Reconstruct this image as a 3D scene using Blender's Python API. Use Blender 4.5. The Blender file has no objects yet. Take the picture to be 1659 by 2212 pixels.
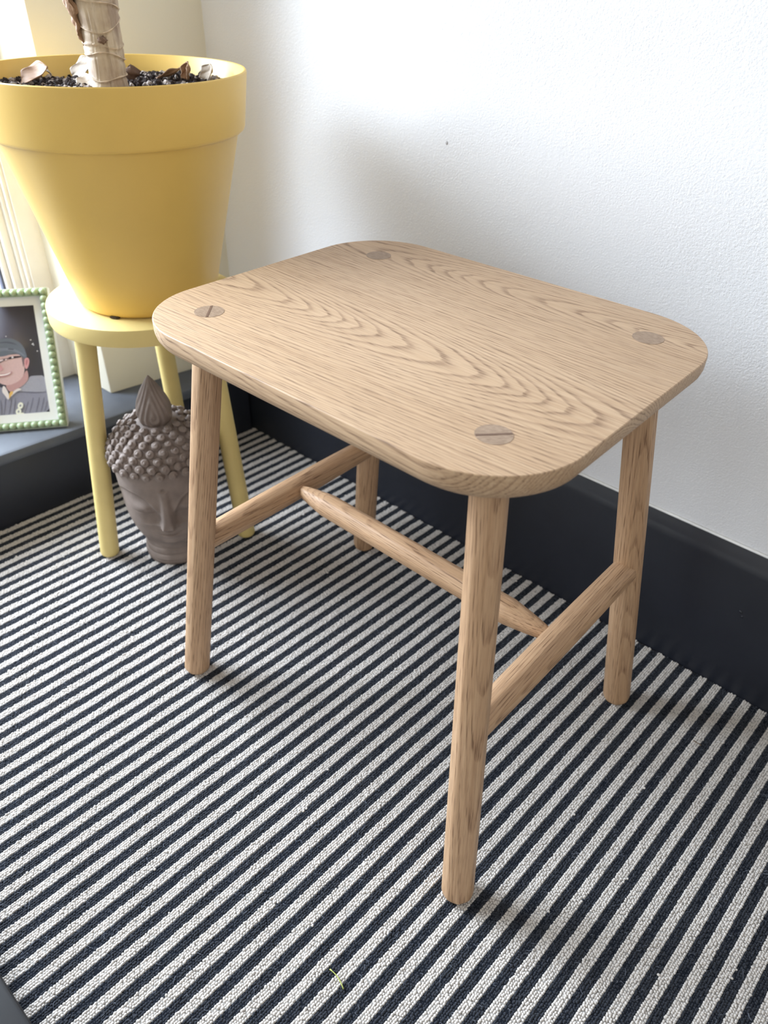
import bpy, bmesh, math, random
import numpy as np
from mathutils import Vector, Matrix
random.seed(7); rng = np.random.default_rng(7)
SC = bpy.context.scene; COL = SC.collection

# ------------------------------------------------------------------ camera
def set_camera():
    f, x, y, z, ya, pi, ro = 1596.917, .3626, -.4635, .6944, 2.28270, .64430, -.02860
    cy, sy, cp, sp = math.cos(ya), math.sin(ya), math.cos(pi), math.sin(pi)
    fw = Vector((cy*cp, sy*cp, -sp)); r = Vector((sy, -cy, 0)); d = fw.cross(r)
    cr, sr = math.cos(ro), math.sin(ro)
    r2 = cr*r + sr*d; d2 = -sr*r + cr*d
    cam = bpy.data.cameras.new('camera'); o = bpy.data.objects.new('camera', cam); COL.objects.link(o)
    M = Matrix(((r2.x, -d2.x, -fw.x, x), (r2.y, -d2.y, -fw.y, y), (r2.z, -d2.z, -fw.z, z), (0, 0, 0, 1)))
    o.matrix_world = M
    cam.sensor_fit = 'HORIZONTAL'; cam.sensor_width = 36; cam.lens = f/1659*36
    cam.clip_start = .02; cam.clip_end = 60
    cam.dof.use_dof = True; cam.dof.focus_distance = .66; cam.dof.aperture_fstop = 9
    SC.camera = o
set_camera()

# ------------------------------------------------------------------ world, daylight, exposure
W = bpy.data.worlds.new('world'); SC.world = W; W.use_nodes = True
WB = W.node_tree.nodes['Background']
WB.inputs[0].default_value = (.88, .94, 1.0, 1); WB.inputs[1].default_value = 1.0

# left wall frame: s runs along the wall towards the corner, d runs outwards through the window
LA = Vector((-.6279, -.1892, 0)); LD = Vector((.0855, .9963, 0)).normalized(); LN = Vector((.9963, -.0855, 0)).normalized()
def LW(y, d, z):
    """point on the left wall at about world y, d metres outwards, height z"""
    s = (y - LA.y)/LD.y
    return LA + LD*s - LN*d + Vector((0, 0, z))

def area_light(name, loc, aim, sx, sy, power, col):
    l = bpy.data.lights.new(name, 'AREA'); l.shape = 'RECTANGLE'; l.size = sx; l.size_y = sy
    l.energy = power; l.color = col
    o = bpy.data.objects.new(name, l); COL.objects.link(o)
    o.location = loc; o.rotation_euler = (Vector(aim)-Vector(loc)).to_track_quat('-Z', 'Y').to_euler()
    return o
area_light('window_daylight', LW(-.52, .72, .98), LW(-.38, -.5, .16), .95, .75, 74, (.76, .875, 1.0))
area_light('room_fill', (.75, -1.42, 1.65), (0, .1, .25), 1.5, 1.1, 2.2, (1.0, .82, .68))      # added warm fill behind the camera, stands in for ambient room light
SC.view_settings.view_transform = 'Standard'; SC.view_settings.look = 'None'
SC.view_settings.gamma = 1; SC.view_settings.use_curve_mapping = False
SC.view_settings.exposure = 0.31

# ------------------------------------------------------------------ helpers
def lin(r, g, b):
    f = lambda c: (c/255/12.92) if c/255 <= .04045 else ((c/255+.055)/1.055)**2.4
    return (f(r), f(g), f(b), 1)

class NT:
    """small node-tree writer"""
    def __init__(s, name):
        s.m = bpy.data.materials.new(name); s.m.use_nodes = True; s.t = s.m.node_tree; s.t.nodes.clear()
        s.out = s.t.nodes.new('ShaderNodeOutputMaterial')
        s.b = s.t.nodes.new('ShaderNodeBsdfPrincipled'); s.t.links.new(s.b.outputs[0], s.out.inputs[0])
    def n(s, typ, **kw):
        o = s.t.nodes.new(typ)
        for k, v in kw.items(): setattr(o, k, v)
        return o
    def put(s, sock, v):
        if hasattr(v, 'links') or isinstance(v, bpy.types.NodeSocket): s.t.links.new(v, sock)
        else: sock.default_value = v
    def math(s, op, a, b=None, c=None, clamp=False):
        o = s.n('ShaderNodeMath', operation=op, use_clamp=clamp); s.put(o.inputs[0], a)
        if b is not None: s.put(o.inputs[1], b)
        if c is not None: s.put(o.inputs[2], c)
        return o.outputs[0]
    def obj(s): return s.n('ShaderNodeTexCoord').outputs['Object']
    def scale(s, v, sc):
        o = s.n('ShaderNodeVectorMath', operation='MULTIPLY'); s.put(o.inputs[0], v); o.inputs[1].default_value = sc; return o.outputs[0]
    def addv(s, v, w):
        o = s.n('ShaderNodeVectorMath', operation='ADD'); s.put(o.inputs[0], v); s.put(o.inputs[1], w); return o.outputs[0]
    def noise(s, v, sc, det=2, rough=.5):
        o = s.n('ShaderNodeTexNoise'); s.put(o.inputs['Vector'], v); o.inputs['Scale'].default_value = sc
        o.inputs['Detail'].default_value = det; o.inputs['Roughness'].default_value = rough; return o.outputs['Fac']
    def ramp(s, f, stops):
        o = s.n('ShaderNodeValToRGB'); s.put(o.inputs[0], f); e = o.color_ramp.elements
        while len(e) < len(stops): e.new(.5)
        for q, (p, c) in zip(e, stops):
            q.position = p; q.color = c if isinstance(c, tuple) else (c, c, c, 1)
        return o.outputs[0]
    def mix(s, f, a, b):
        o = s.n('ShaderNodeMix', data_type='RGBA'); s.put(o.inputs[0], f); s.put(o.inputs[6], a); s.put(o.inputs[7], b); return o.outputs[2]
    def mixf(s, f, a, b):
        o = s.n('ShaderNodeMix', data_type='FLOAT'); s.put(o.inputs[0], f); s.put(o.inputs[2], a); s.put(o.inputs[3], b); return o.outputs[0]
    def maprange(s, v, a, b, c, d):
        o = s.n('ShaderNodeMapRange'); s.put(o.inputs[0], v)
        for i, q in enumerate((a, b, c, d)): o.inputs[i+1].default_value = q
        return o.outputs[0]
    def bump(s, h, st, dist):
        o = s.n('ShaderNodeBump'); o.inputs['Strength'].default_value = st; o.inputs['Distance'].default_value = dist
        s.put(o.inputs['Height'], h); s.t.links.new(o.outputs[0], s.b.inputs['Normal'])
    def set(s, col=None, rough=None, spec=None, **kw):
        if col is not None: s.put(s.b.inputs['Base Color'], col)
        if rough is not None: s.put(s.b.inputs['Roughness'], rough)
        if spec is not None: s.b.inputs['Specular IOR Level'].default_value = spec
        for k, v in kw.items(): s.b.inputs[k].default_value = v
        return s.m

def plain(name, c, rough=.5, spec=.5, var=.06, nsc=40, bump=0, bsc=300, bd=.0005):
    t = NT(name); o = t.obj(); n = t.noise(o, nsc, 4)
    c2 = tuple(max(0, x*(1-var*2)) for x in c[:3]) + (1,); c3 = tuple(min(1, x*(1+var)) for x in c[:3]) + (1,)
    t.set(t.ramp(n, [(.3, c2), (.7, c3)]), rough, spec)
    if bump: t.bump(t.noise(o, bsc, 3), bump, bd)
    return t.m

def mesh(name, v, f, m=None, parent=None, smooth=True, mats=None, fm=None):
    me = bpy.data.meshes.new(name); me.from_pydata([tuple(map(float, q)) for q in v], [], [tuple(int(i) for i in q) for q in f])
    for q in (mats or ([m] if m else [])): me.materials.append(q)
    if fm is not None: me.polygons.foreach_set('material_index', fm)
    if smooth: me.polygons.foreach_set('use_smooth', [True]*len(me.polygons))
    me.update()
    o = bpy.data.objects.new(name, me); COL.objects.link(o)
    if parent: o.parent = parent
    return o
def from_bm(name, bm, m=None, parent=None, smooth=False):
    me = bpy.data.meshes.new(name); bmesh.ops.recalc_face_normals(bm, faces=bm.faces[:]); bm.to_mesh(me); bm.free()
    if m: me.materials.append(m)
    if smooth: me.polygons.foreach_set('use_smooth', [True]*len(me.polygons))
    o = bpy.data.objects.new(name, me); COL.objects.link(o)
    if parent: o.parent = parent
    return o
def thing(name, label, cat, loc=(0, 0, 0), group=None):
    o = bpy.data.objects.new(name, None); COL.objects.link(o); o.location = loc; o.empty_display_size = .05
    return tag(o, label, cat, group)
def tag(o, label=None, cat=None, group=None, kind=None):
    if label: o['label'] = label
    if cat: o['category'] = cat
    if group: o['group'] = group
    if kind: o['kind'] = kind
    return o
def sharp(o, ang=35):
    """smooth shading that keeps hard edges"""
    me = o.data; bm = bmesh.new(); bm.from_mesh(me)
    for e in bm.edges:
        if len(e.link_faces) == 2 and e.calc_face_angle(0) > math.radians(ang): e.smooth = False
    bm.to_mesh(me); bm.free(); me.polygons.foreach_set('use_smooth', [True]*len(me.polygons)); return o
def prism(name, poly, z0, z1, m, parent=None, bevel=0, seg=2):
    """vertical prism over a plan polygon (world xy)"""
    bm = bmesh.new(); a = [bm.verts.new((p[0], p[1], z0)) for p in poly]; b = [bm.verts.new((p[0], p[1], z1)) for p in poly]
    n = len(poly); bm.faces.new(a[::-1]); bm.faces.new(b)
    for i in range(n): bm.faces.new((a[i], a[(i+1) % n], b[(i+1) % n], b[i]))
    if bevel: bmesh.ops.bevel(bm, geom=bm.edges[:], offset=bevel, segments=seg, affect='EDGES', profile=.5)
    o = from_bm(name, bm, m, parent, smooth=False); return sharp(o) if bevel else o
def sweep(name, prof, p0, p1, out, m, parent=None):
    """profile (outwards, z) extruded along p0 to p1; out = horizontal direction of +outwards"""
    p0, p1, out = Vector(p0), Vector(p1), Vector(out); n = len(prof); v = []
    for p in (p0, p1):
        for a, z in prof: v.append(p + out*a + Vector((0, 0, z)))
    f = [(i, (i+1) % n, n+(i+1) % n, n+i) for i in range(n)] + [tuple(range(n))[::-1], tuple(range(n, 2*n))]
    bm = bmesh.new(); vs = [bm.verts.new(q) for q in v]
    for q in f: bm.faces.new([vs[i] for i in q])
    return sharp(from_bm(name, bm, m, parent), 30)
def lathe(name, prof, m, parent=None, seg=96, close=True, loc=(0, 0, 0), ang=30):
    v, f = [], []; n = len(prof)
    for i in range(seg):
        a = 2*math.pi*i/seg
        for r, z in prof: v.append((loc[0]+r*math.cos(a), loc[1]+r*math.sin(a), loc[2]+z))
    for i in range(seg):
        j = (i+1) % seg
        for k in range(n-1): f.append((i*n+k, j*n+k, j*n+k+1, i*n+k+1))
    bm = bmesh.new(); vs = [bm.verts.new(q) for q in v]
    for q in f: bm.faces.new([vs[i] for i in q])
    bmesh.ops.remove_doubles(bm, verts=bm.verts[:], dist=1e-6)
    return sharp(from_bm(name, bm, m, parent), ang)

# ------------------------------------------------------------------ materials
def m_wall(name, c, st=.35):
    t = NT(name); o = t.obj(); w = t.noise(o, 9, 2)
    wob = t.scale(o, (1, 1, 1)); a = t.noise(wob, 460, 2, .55); b = t.noise(o, 170, 2)
    h = t.math('ADD', t.math('MULTIPLY', a, .8), t.math('MULTIPLY', b, .3))
    h = t.math('MULTIPLY', h, t.maprange(w, .3, .7, .55, 1.1))
    t.set(c, .62, .3); t.bump(h, st, .0016); return t.m
M_white = m_wall('white_wall_paint', lin(233, 232, 234), .6)
M_cream = m_wall('cream_wall_paint', lin(240, 232, 212), .12)
M_frame = plain('cream_gloss_paint', lin(246, 240, 230), .35, .5, .02, 30, .08, 60, .001)
M_dark = plain('charcoal_gloss_paint', lin(36, 38, 46), .36, .5, .05, 25, .12, 90, .0008)
M_sill = plain('slate_grey_sill_paint', lin(86, 90, 99), .45, .5, .08, 30, .1, 120, .0006)
M_caulk = plain('white_caulk', lin(238, 236, 232), .5)
M_slab = plain('dark_grey_slab', lin(24, 23, 26), .5, .4, .05)

def m_wood(name, tint=(0, 0, 0), board=True):
    t = NT(name); co = t.obj()
    if not board:
        oi = t.n('ShaderNodeObjectInfo').outputs['Random']
        cb = t.n('ShaderNodeCombineXYZ'); t.put(cb.inputs[0], t.math('MULTIPLY', oi, 7.3)); t.put(cb.inputs[1], t.math('MULTIPLY', oi, .021)); t.put(cb.inputs[2], t.math('MULTIPLY', oi, -.013))
        co = t.addv(co, cb.outputs[0])
    sp = t.n('ShaderNodeSeparateXYZ'); t.put(sp.inputs[0], co); x, y, z = sp.outputs
    n1 = t.math('SUBTRACT', t.noise(t.scale(co, (1.1, 7, 7)), 1, 1.5), .5)
    n1b = t.math('SUBTRACT', t.noise(t.addv(t.scale(co, (2.6, 12, 12)), (3.1, 1.7, 4.4)), 1, 3.5, .6), .5)
    n2 = t.math('SUBTRACT', t.noise(t.scale(co, (18, 120, 120)), 1, 3), .5)
    if board:
        mk = t.math('GREATER_THAN', y, t.math('MULTIPLY_ADD', x, -.06, .034))
        yc = t.mixf(mk, -.045, .118); h0 = t.mixf(mk, .046-.45, .034-.45); kx = t.mixf(mk, .105, -.085)
    else:
        mk, yc, h0, kx = 0.0, .006, .018, .03
    yy = t.math('ADD', t.math('SUBTRACT', y, yc), t.math('MULTIPLY', n1, .008 if board else .004))
    hh = t.math('ADD', t.math('ADD', t.math('MULTIPLY', x, kx), h0), t.math('MULTIPLY', n1b, .009 if board else .005))
    hh = t.math('ADD', hh, z)
    r = t.math('SQRT', t.math('ADD', t.math('MULTIPLY', yy, yy), t.math('MULTIPLY', hh, hh)))
    r = t.math('ADD', r, t.math('MULTIPLY', n2, .0013))
    ph = t.math('FRACT', t.math('DIVIDE', t.math('ADD', r, t.math('MULTIPLY', t.math('SINE', t.math('MULTIPLY', r, 310)), .0013)), .0027 if board else .0021))
    early = t.ramp(ph, [(0, .0), (.07, .8), (.17, 1.0), (.34, .3), (.55, .05), (1, .0)])
    pore = t.noise(t.scale(co, (46, 950, 950)), 1, 1.5)
    pore = t.ramp(pore, [(.50, 0.0), (.62, 1.0)])
    fib = t.noise(t.scale(co, (9, 420, 420)), 1, 3)
    lo = t.noise(t.scale(co, (2.2, 16, 16)), 1, 2)
    c = t.mix(t.ramp(fib, [(.3, 0.), (.7, 1.)]), lin(188+tint[0], 156+tint[1], 124+tint[2]), lin(204+tint[0], 174+tint[1], 142+tint[2]))
    c = t.mix(t.math('MULTIPLY', t.ramp(lo, [(.35, 0.), (.7, 1.)]), .3), c, lin(178+tint[0], 143+tint[1], 108+tint[2]))
    c = t.mix(t.math('MULTIPLY', early, .5 if board else .32), c, lin(136+tint[0], 104+tint[1], 78+tint[2]))
    pf = t.math('MULTIPLY', pore, t.math('MULTIPLY_ADD', early, .55, .16))
    c = t.mix(pf, c, lin(104+tint[0], 76+tint[1], 56+tint[2]))
    t.set(c, t.math('MULTIPLY_ADD', pf, .2, .48), .35)
    t.bump(t.math('MULTIPLY', pf, -1), .35, .0004); return t.m
M_oak = m_wood('oak_board'); M_oakleg = m_wood('oak_round', (-4, -9, -11), False)
def m_endgrain():
    t = NT('oak_end_grain'); o = t.obj(); a = t.noise(t.scale(o, (250, 1500, 900)), 1, 2); b = t.noise(t.scale(o, (900, 180, 500)), 1, 2)
    t.set(t.mix(t.ramp(a, [(.35, 0.), (.65, 1.)]), lin(136, 112, 92), lin(166, 142, 120)), .5, .3)
    return t.m
M_end = m_endgrain(); M_wedge = plain('dark_wedge_wood', lin(112, 86, 70), .5, .3, .1, 300)
M_pot = plain('yellow_plastic', lin(226, 187, 98), .42, .45, .02, 12, .05, 900, .0003)
M_ystool = plain('pale_yellow_paint', lin(218, 195, 128), .5, .4, .03, 20, .06, 200, .0004)
M_green = plain('sage_green_paint', lin(160, 176, 142), .3, .5, .03, 60)
M_edge = plain('pale_frame_edge', lin(232, 234, 230), .4, .5, .02)
M_mat = plain('cream_card', lin(226, 224, 220), .6, .2, .01)
def m_stone():
    t = NT('taupe_stone'); o = t.obj(); n = t.noise(o, 45, 5); g = t.noise(o, 900, 2)
    c = t.mix(t.ramp(n, [(.3, 0.), (.7, 1.)]), lin(114, 101, 94), lin(136, 122, 114)); t.set(c, .62, .35); t.bump(g, .15, .0004); return t.m
M_stone = m_stone()
def m_stem():
    t = NT('dry_cane_bark'); o = t.obj()
    f = t.noise(t.scale(o, (160, 160, 14)), 1, 4); b = t.noise(o, 38, 4); s = t.noise(t.scale(o, (60, 60, 9)), 1, 5, .65)
    c = t.mix(t.ramp(b, [(.35, 0.), (.65, 1.)]), lin(196, 178, 154), lin(160, 138, 118))
    c = t.mix(t.math('MULTIPLY', t.ramp(f, [(.45, 0.), (.75, 1.)]), .45), c, lin(226, 214, 196))
    c = t.mix(t.math('MULTIPLY', t.ramp(s, [(.56, 0.), (.64, 1.)]), .45), c, lin(120, 96, 82))
    t.set(c, .6, .3); t.bump(f, .12, .0006); return t.m
M_stem = m_stem()
M_scar = plain('brown_bark_scar', lin(134, 108, 90), .7, .2, .15, 200, .3, 500)
M_ridge = plain('pale_bark_ridge', lin(206, 184, 160), .6, .2, .1, 200)
def m_leaf(name, a, b):
    t = NT(name); o = t.obj(); n = t.noise(o, 90, 4); v = t.noise(t.scale(o, (40, 420, 420)), 1, 2)
    t.set(t.mix(t.math('MULTIPLY_ADD', n, .7, t.math('MULTIPLY', v, .3)), a, b), .6, .25); t.bump(v, .3, .001); return t.m
M_leaf1 = m_leaf('dry_leaf_tan', lin(182, 148, 118), lin(112, 82, 62)); M_leaf2 = m_leaf('dry_leaf_grey', lin(196, 184, 168), lin(146, 128, 112)); M_leaf3 = m_leaf('dry_leaf_dark', lin(120, 92, 72), lin(66, 48, 40))
M_soil = plain('dark_compost', lin(58, 50, 48), .9, .1, .25, 300, .5, 300, .002)
M_soil2 = plain('grey_grit', lin(168, 156, 148), .85, .1, .25, 150)
def m_carpet_base():
    t = NT('carpet_backing'); g = t.n('ShaderNodeNewGeometry').outputs['Position']
    sp = t.n('ShaderNodeSeparateXYZ'); t.put(sp.inputs[0], g)
    k = t.math('DIVIDE', t.math('ADD', t.math('MULTIPLY', t.math('SUBTRACT', sp.outputs[0], ST0[0]), SN[0]), t.math('MULTIPLY', t.math('SUBTRACT', sp.outputs[1], ST0[1]), SN[1])), SPER)
    ph = t.math('ABSOLUTE', t.math('SUBTRACT', t.math('FRACT', t.math('ADD', k, .5)), .5))
    t.set(t.mix(t.math('GREATER_THAN', ph, .25), lin(150, 146, 142), lin(26, 29, 36)), .95, .05); return t.m

# ------------------------------------------------------------------ room shell
WTH = -.01099; WU = Vector((math.cos(WTH), math.sin(WTH), 0)); WN = Vector((-math.sin(WTH), math.cos(WTH), 0))
WP = Vector((-.5983, .2658, 0))                                    # foot of the skirting face
def RW(x, off, z): return WP + WU*((x-WP.x)/WU.x) + WN*off + Vector((0, 0, z))
prism('floor', [(-1.0, -1.65), (2.1, -1.65), (2.1, .45), (-1.0, .45)], -.05, -.004, plain('floorboards', lin(120, 96, 72), .6))['kind'] = 'structure'
a, b = RW(-.95, .013, 0), RW(2.0, .013, 0); c_, d_ = RW(2.0, .11, 0), RW(-.95, .11, 0)
wr = prism('wall_right', [a, b, c_, d_], -.004, 2.3, M_white); wr['kind'] = 'structure'
sk = [(0, -.003), (0, .168), (.0015, .174), (.004, .178), (.0065, .181), (.0085, .185), (.0105, .1885), (.013, .1898), (.013, -.003)]
M_room = plain('pale_room_paint', lin(226, 220, 210), .7)
prism('ceiling', [(-1.0, -1.7), (2.15, -1.7), (2.15, .45), (-1.0, .45)], 2.3, 2.36, M_room)['kind'] = 'structure'
prism('wall_front', [(-1.0, -1.55), (2.0, -1.55), (2.0, -1.65), (-1.0, -1.65)], -.004, 2.3, M_room)['kind'] = 'structure'
prism('wall_far', [(2.0, -1.65), (2.1, -1.65), (2.1, .40), (2.0, .40)], -.004, 2.3, M_room)['kind'] = 'structure'
bs = sweep('baseboard_right', sk, RW(-.5975, 0, 0), RW(2.0, 0, 0), WN, M_dark); bs['kind'] = 'structure'
o = sweep('caulk_line', [(.0105, .1885), (.0098, .1903), (.013, .1915), (.0131, .189)], RW(-.59, 0, 0), RW(2.0, 0, 0), WN, M_caulk, bs); o['label'] = 'thin white sealant line along the top of the black skirting'
for (x, z, r) in ((.2741, .1157, .0022), (.2775, .1105, .0014)):
    bm = bmesh.new(); bmesh.ops.create_icosphere(bm, subdivisions=2, radius=r)
    o = from_bm('nail_head', bm, M_dark, bs, True); o.matrix_world = Matrix.Translation(RW(x, -.0002, z)) @ Matrix.Rotation(WTH, 4, 'Z') @ Matrix.Diagonal((1, .5, 1, 1))
bm = bmesh.new(); bmesh.ops.create_icosphere(bm, subdivisions=2, radius=.0016)
o = from_bm('wall_nick', bm, plain('nick_grey', lin(190, 188, 190)), wr, True); o.matrix_world = Matrix.Translation(RW(-.196, .0128, .527)) @ Matrix.Diagonal((1, .4, 1.3, 1))

wl = thing('wall_left', None, None); wl['kind'] = 'structure'
YC = .262                                                            # corner
low = prism('lower_wall', [LW(YC, 0, 0), LW(-1.6, 0, 0), LW(-1.6, .2, 0), LW(YC+.02, .2, 0)], -.004, .101, M_dark, wl); low['label'] = 'charcoal painted wall below the window sill'
# wall pier between window and corner, with a slightly broken plaster foot
pv = [(-.6300, .2900), (-.6656, .0475), (-.7745, .0440), (-.95, .0440), (-.95, .33)]
prism('pier', pv, .1215, 2.3, M_cream, wl, .0025, 2)
prism('far_pier', [LW(-1.22, .04, 0), LW(-1.6, .04, 0), LW(-1.6, .25, 0), LW(-1.22, .25, 0)], .1215, 2.3, M_cream, wl)
prism('lintel', [LW(.0470, .04, 0), LW(-1.22, .04, 0), LW(-1.22, .25, 0), LW(.0470, .25, 0)], 1.75, 2.3, M_cream, wl)

win = thing('window_1', None, None); win['kind'] = 'structure'
sp_ = [(-.009, .1050), (-.0105, .1085), (-.0105, .1150), (-.0085, .1195), (-.004, .1218), (.24, .1220), (.24, .1010), (0, .1010)]
sweep('window_sill', sp_, LW(-1.6, 0, 0), LW(YC, 0, 0), -LN, M_sill, win)
def wpost(name, y0, y1, d0, d1, m=M_frame, z0=.1215, z1=1.75, bev=.0015):
    return prism(name, [LW(y0, d0, 0), LW(y1, d0, 0), LW(y1, d1, 0), LW(y0, d1, 0)], z0, z1, m, win, bev)
DP = .160
wpost('jamb', .0465, .0020, DP, DP+.07)
wpost('jamb_bead', .0490, .0385, DP-.004, DP+.02, bev=.004)
wpost('moulding', .0025, -.0035, DP+.004, DP+.07, bev=.002)
wpost('moulding', -.0030, -.0085, DP+.011, DP+.07, bev=.0025)
wpost('sash_stile', -.0080, -.0200, DP+.018, DP+.06, bev=.003)
wpost('sash_moulding', -.0195, -.0290, DP+.026, DP+.055, bev=.004)
wpost('outside_view_strip', -.0285, -.0325, DP+.033, DP+.045, plain('outside_view_grey', lin(96, 100, 118), .5), bev=.0005)  # grey-blue strip added in place of the outside view at the glass edge
wpost('sash_stile', -1.14, -1.18, DP+.018, DP+.06, bev=.003)
wpost('jamb', -1.18, -1.24, DP, DP+.07)
wpost('bottom_rail', -.0190, -1.15, DP+.018, DP+.06, z0=.1215, z1=.175, bev=.003)
wpost('top_rail', -.0190, -1.15, DP+.018, DP+.06, z0=1.70, z1=1.75, bev=.003)
gt = NT('window_glass'); gt.t.nodes.remove(gt.b); tr = gt.n('ShaderNodeBsdfTransparent'); gl = gt.n('ShaderNodeBsdfGlossy'); gl.inputs['Roughness'].default_value = .02
fr_ = gt.n('ShaderNodeFresnel'); fr_.inputs[0].default_value = 1.12; mx = gt.n('ShaderNodeMixShader'); bf_ = gt.n('ShaderNodeNewGeometry').outputs['Backfacing']; gt.put(mx.inputs[0], gt.math('MULTIPLY', fr_.outputs[0], gt.math('SUBTRACT', 1.0, bf_)))
gt.t.links.new(tr.outputs[0], mx.inputs[1]); gt.t.links.new(gl.outputs[0], mx.inputs[2]); gt.t.links.new(mx.outputs[0], gt.out.inputs[0]); M_glass = gt.m
wpost('glass_pane', -.030, -1.142, DP+.037, DP+.041, M_glass, .17, 1.705, 0)

# ------------------------------------------------------------------ striped carpet
ST0 = (-.5983, .2658); SA = 1.5279; SU = (math.cos(SA), math.sin(SA)); SN = (SU[1], -SU[0]); SPER = .018*(WU.x*SN[0]+WU.y*SN[1])
def build_carpet():
    root = thing('carpet', 'fitted carpet with narrow charcoal and off-white stripes covering the whole floor', 'carpet', (0, 0, 0))
    P = [LW(-1.545, .0, 0), (1.99, -1.545, 0), RW(1.99, 0, 0), LW(.262, 0, 0)]
    prism('backing', [tuple(q)[:2] for q in P], -.004, -.0012, m_carpet_base(), root)
    rows = 8; rs = SPER/rows; al = .0023
    k0, k1 = -2*rows, 74*rows
    R, A = np.meshgrid(np.arange(k0, k1), np.arange(-int(1.15/al), int(.06/al)), indexing='ij'); R = R.ravel(); A = A.ravel()
    n = len(R); u = A*al + (R % 2)*al*.5 + rng.normal(0, .00035, n); w = (R+.5)*rs + rng.normal(0, .0002, n) - SPER/2
    x = ST0[0] + u*SU[0] + w*SN[0]; y = ST0[1] + u*SU[1] + w*SN[1]
    # colour edge wanders like tufted yarn: small jumps per boundary and place
    ph = (w/SPER) + .5; kk = np.floor(ph); f = ph-kk-.5                       # 0 at the middle of a pale stripe
    g = np.floor(u/.0055 + kk*3.7); hsh = lambda q: (np.sin(q*12.9898)*43758.5453) % 1
    edge = .252 + (hsh(g+kk*17.3)-.5)*.035 + .014*np.sin(u*41+kk*2.1)
    f = f + .012*np.sin(u*23+kk*1.3) + (hsh(g*1.7+kk*5.1)-.5)*.028
    pale = np.abs(f) < edge
    # keep inside the walls
    lx = (x-LA.x)*LN.x + (y-LA.y)*LN.y; ly = (x-WP.x)*WN.x + (y-WP.y)*WN.y
    keep = (lx > .0012) & (ly < -.0012) & (x < .72) & (y > -.85)
    zz = -.0013 + rng.normal(0, .00022, n) + .0002*np.sin(u*90+w*70)
    for nm, msk, m, lab, sd in (('pale_loop_pile', pale & keep, M_pale, 'off-white wool loops of the pale stripes', 1), ('dark_loop_pile', (~pale) & keep, M_darkw, 'charcoal wool loops of the dark stripes', 2)):
        dz = 0 if sd == 1 else -.0004
        me = bpy.data.meshes.new(nm); v = np.stack([x[msk], y[msk], zz[msk]+dz], 1).astype(np.float32)
        me.vertices.add(len(v)); me.vertices.foreach_set('co', v.ravel()); me.materials.append(m); me.update()
        o = bpy.data.objects.new(nm, me); COL.objects.link(o); o.parent = root; o['kind'] = 'stuff'; o['label'] = lab
        ng = bpy.data.node_groups.new(nm+'_tufts', 'GeometryNodeTree')
        ng.interface.new_socket('Geometry', in_out='INPUT', socket_type='NodeSocketGeometry'); ng.interface.new_socket('Geometry', in_out='OUTPUT', socket_type='NodeSocketGeometry')
        N = ng.nodes; L = ng.links; gi = N.new('NodeGroupInput'); go = N.new('NodeGroupOutput')
        ico = N.new('GeometryNodeMeshIcoSphere'); ico.inputs['Radius'].default_value = .00142; ico.inputs['Subdivisions'].default_value = 2
        tf = N.new('GeometryNodeTransform'); tf.inputs['Scale'].default_value = (1.0, .82, .95)
        ss = N.new('GeometryNodeSetShadeSmooth'); sm = N.new('GeometryNodeSetMaterial'); sm.inputs['Material'].default_value = m
        ip = N.new('GeometryNodeInstanceOnPoints')
        rv = N.new('FunctionNodeRandomValue'); rv.data_type = 'FLOAT_VECTOR'; rv.inputs[0].default_value = (-.5, -.5, 0); rv.inputs[1].default_value = (.5, .5, 6.28); rv.inputs['Seed'].default_value = sd
        rz = N.new('FunctionNodeRandomValue'); rz.data_type = 'FLOAT'; rz.inputs[2].default_value = .8; rz.inputs[3].default_value = 1.15; rz.inputs['Seed'].default_value = sd+5
        L.new(ico.outputs['Mesh'], tf.inputs['Geometry']); L.new(tf.outputs[0], ss.inputs[0]); L.new(ss.outputs[0], sm.inputs['Geometry'])
        L.new(gi.outputs[0], ip.inputs['Points']); L.new(sm.outputs[0], ip.inputs['Instance']); L.new(rv.outputs[0], ip.inputs['Rotation']); L.new(rz.outputs[1], ip.inputs['Scale'])
        L.new(ip.outputs[0], go.inputs[0])
        o.modifiers.new('tufts', 'NODES').node_group = ng
    # loose wool fibres lying over the pile
    V, F = [], []
    idx = np.where(keep & ~pale & (x > -.62) & (x < .6) & (y > -.6))[0]; idx = rng.choice(idx, 5200)
    for i in idx:
        p = np.array([x[i], y[i], -.0002]); a = rng.uniform(0, 6.28); ln = rng.uniform(.0018, .0065); cu = rng.normal(0, 1.6); wd = .00009; hz = rng.uniform(.0002, .0013)
        pts = []
        for s in np.linspace(0, 1, 5):
            p2 = p + np.array([math.cos(a+cu*s), math.sin(a+cu*s), 0])*ln*s; p2[2] = -.0002 + hz*math.sin(s*math.pi)*1.2 + .0004; pts.append(p2)
        b0 = len(V)
        for j, q in enumerate(pts):
            sd = np.array([-math.sin(a+cu*.5), math.cos(a+cu*.5), .3])*wd; V += [q-sd, q+sd]
        for j in range(4): F.append((b0+2*j, b0+2*j+1, b0+2*j+3, b0+2*j+2))
    o = mesh('loose_fibre', V, F, plain('grey_fluff', lin(124, 128, 140), .9, .1), root, False); o['kind'] = 'stuff'; o['label'] = 'loose grey wool fluff over the dark stripes'
def m_wool(name, a, b):
    t = NT(name); o = t.n('ShaderNodeObjectInfo').outputs['Random']; g = t.n('ShaderNodeNewGeometry').outputs['Position']
    n = t.noise(g, 420, 2); t.set(t.mix(n, a, b), .9, .1); t.b.inputs['Sheen Weight'].default_value = .15; return t.m
M_pale = m_wool('off_white_wool', lin(216, 209, 203), lin(188, 181, 175)); M_darkw = m_wool('charcoal_wool', lin(34, 36, 42), lin(55, 58, 66))
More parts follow.
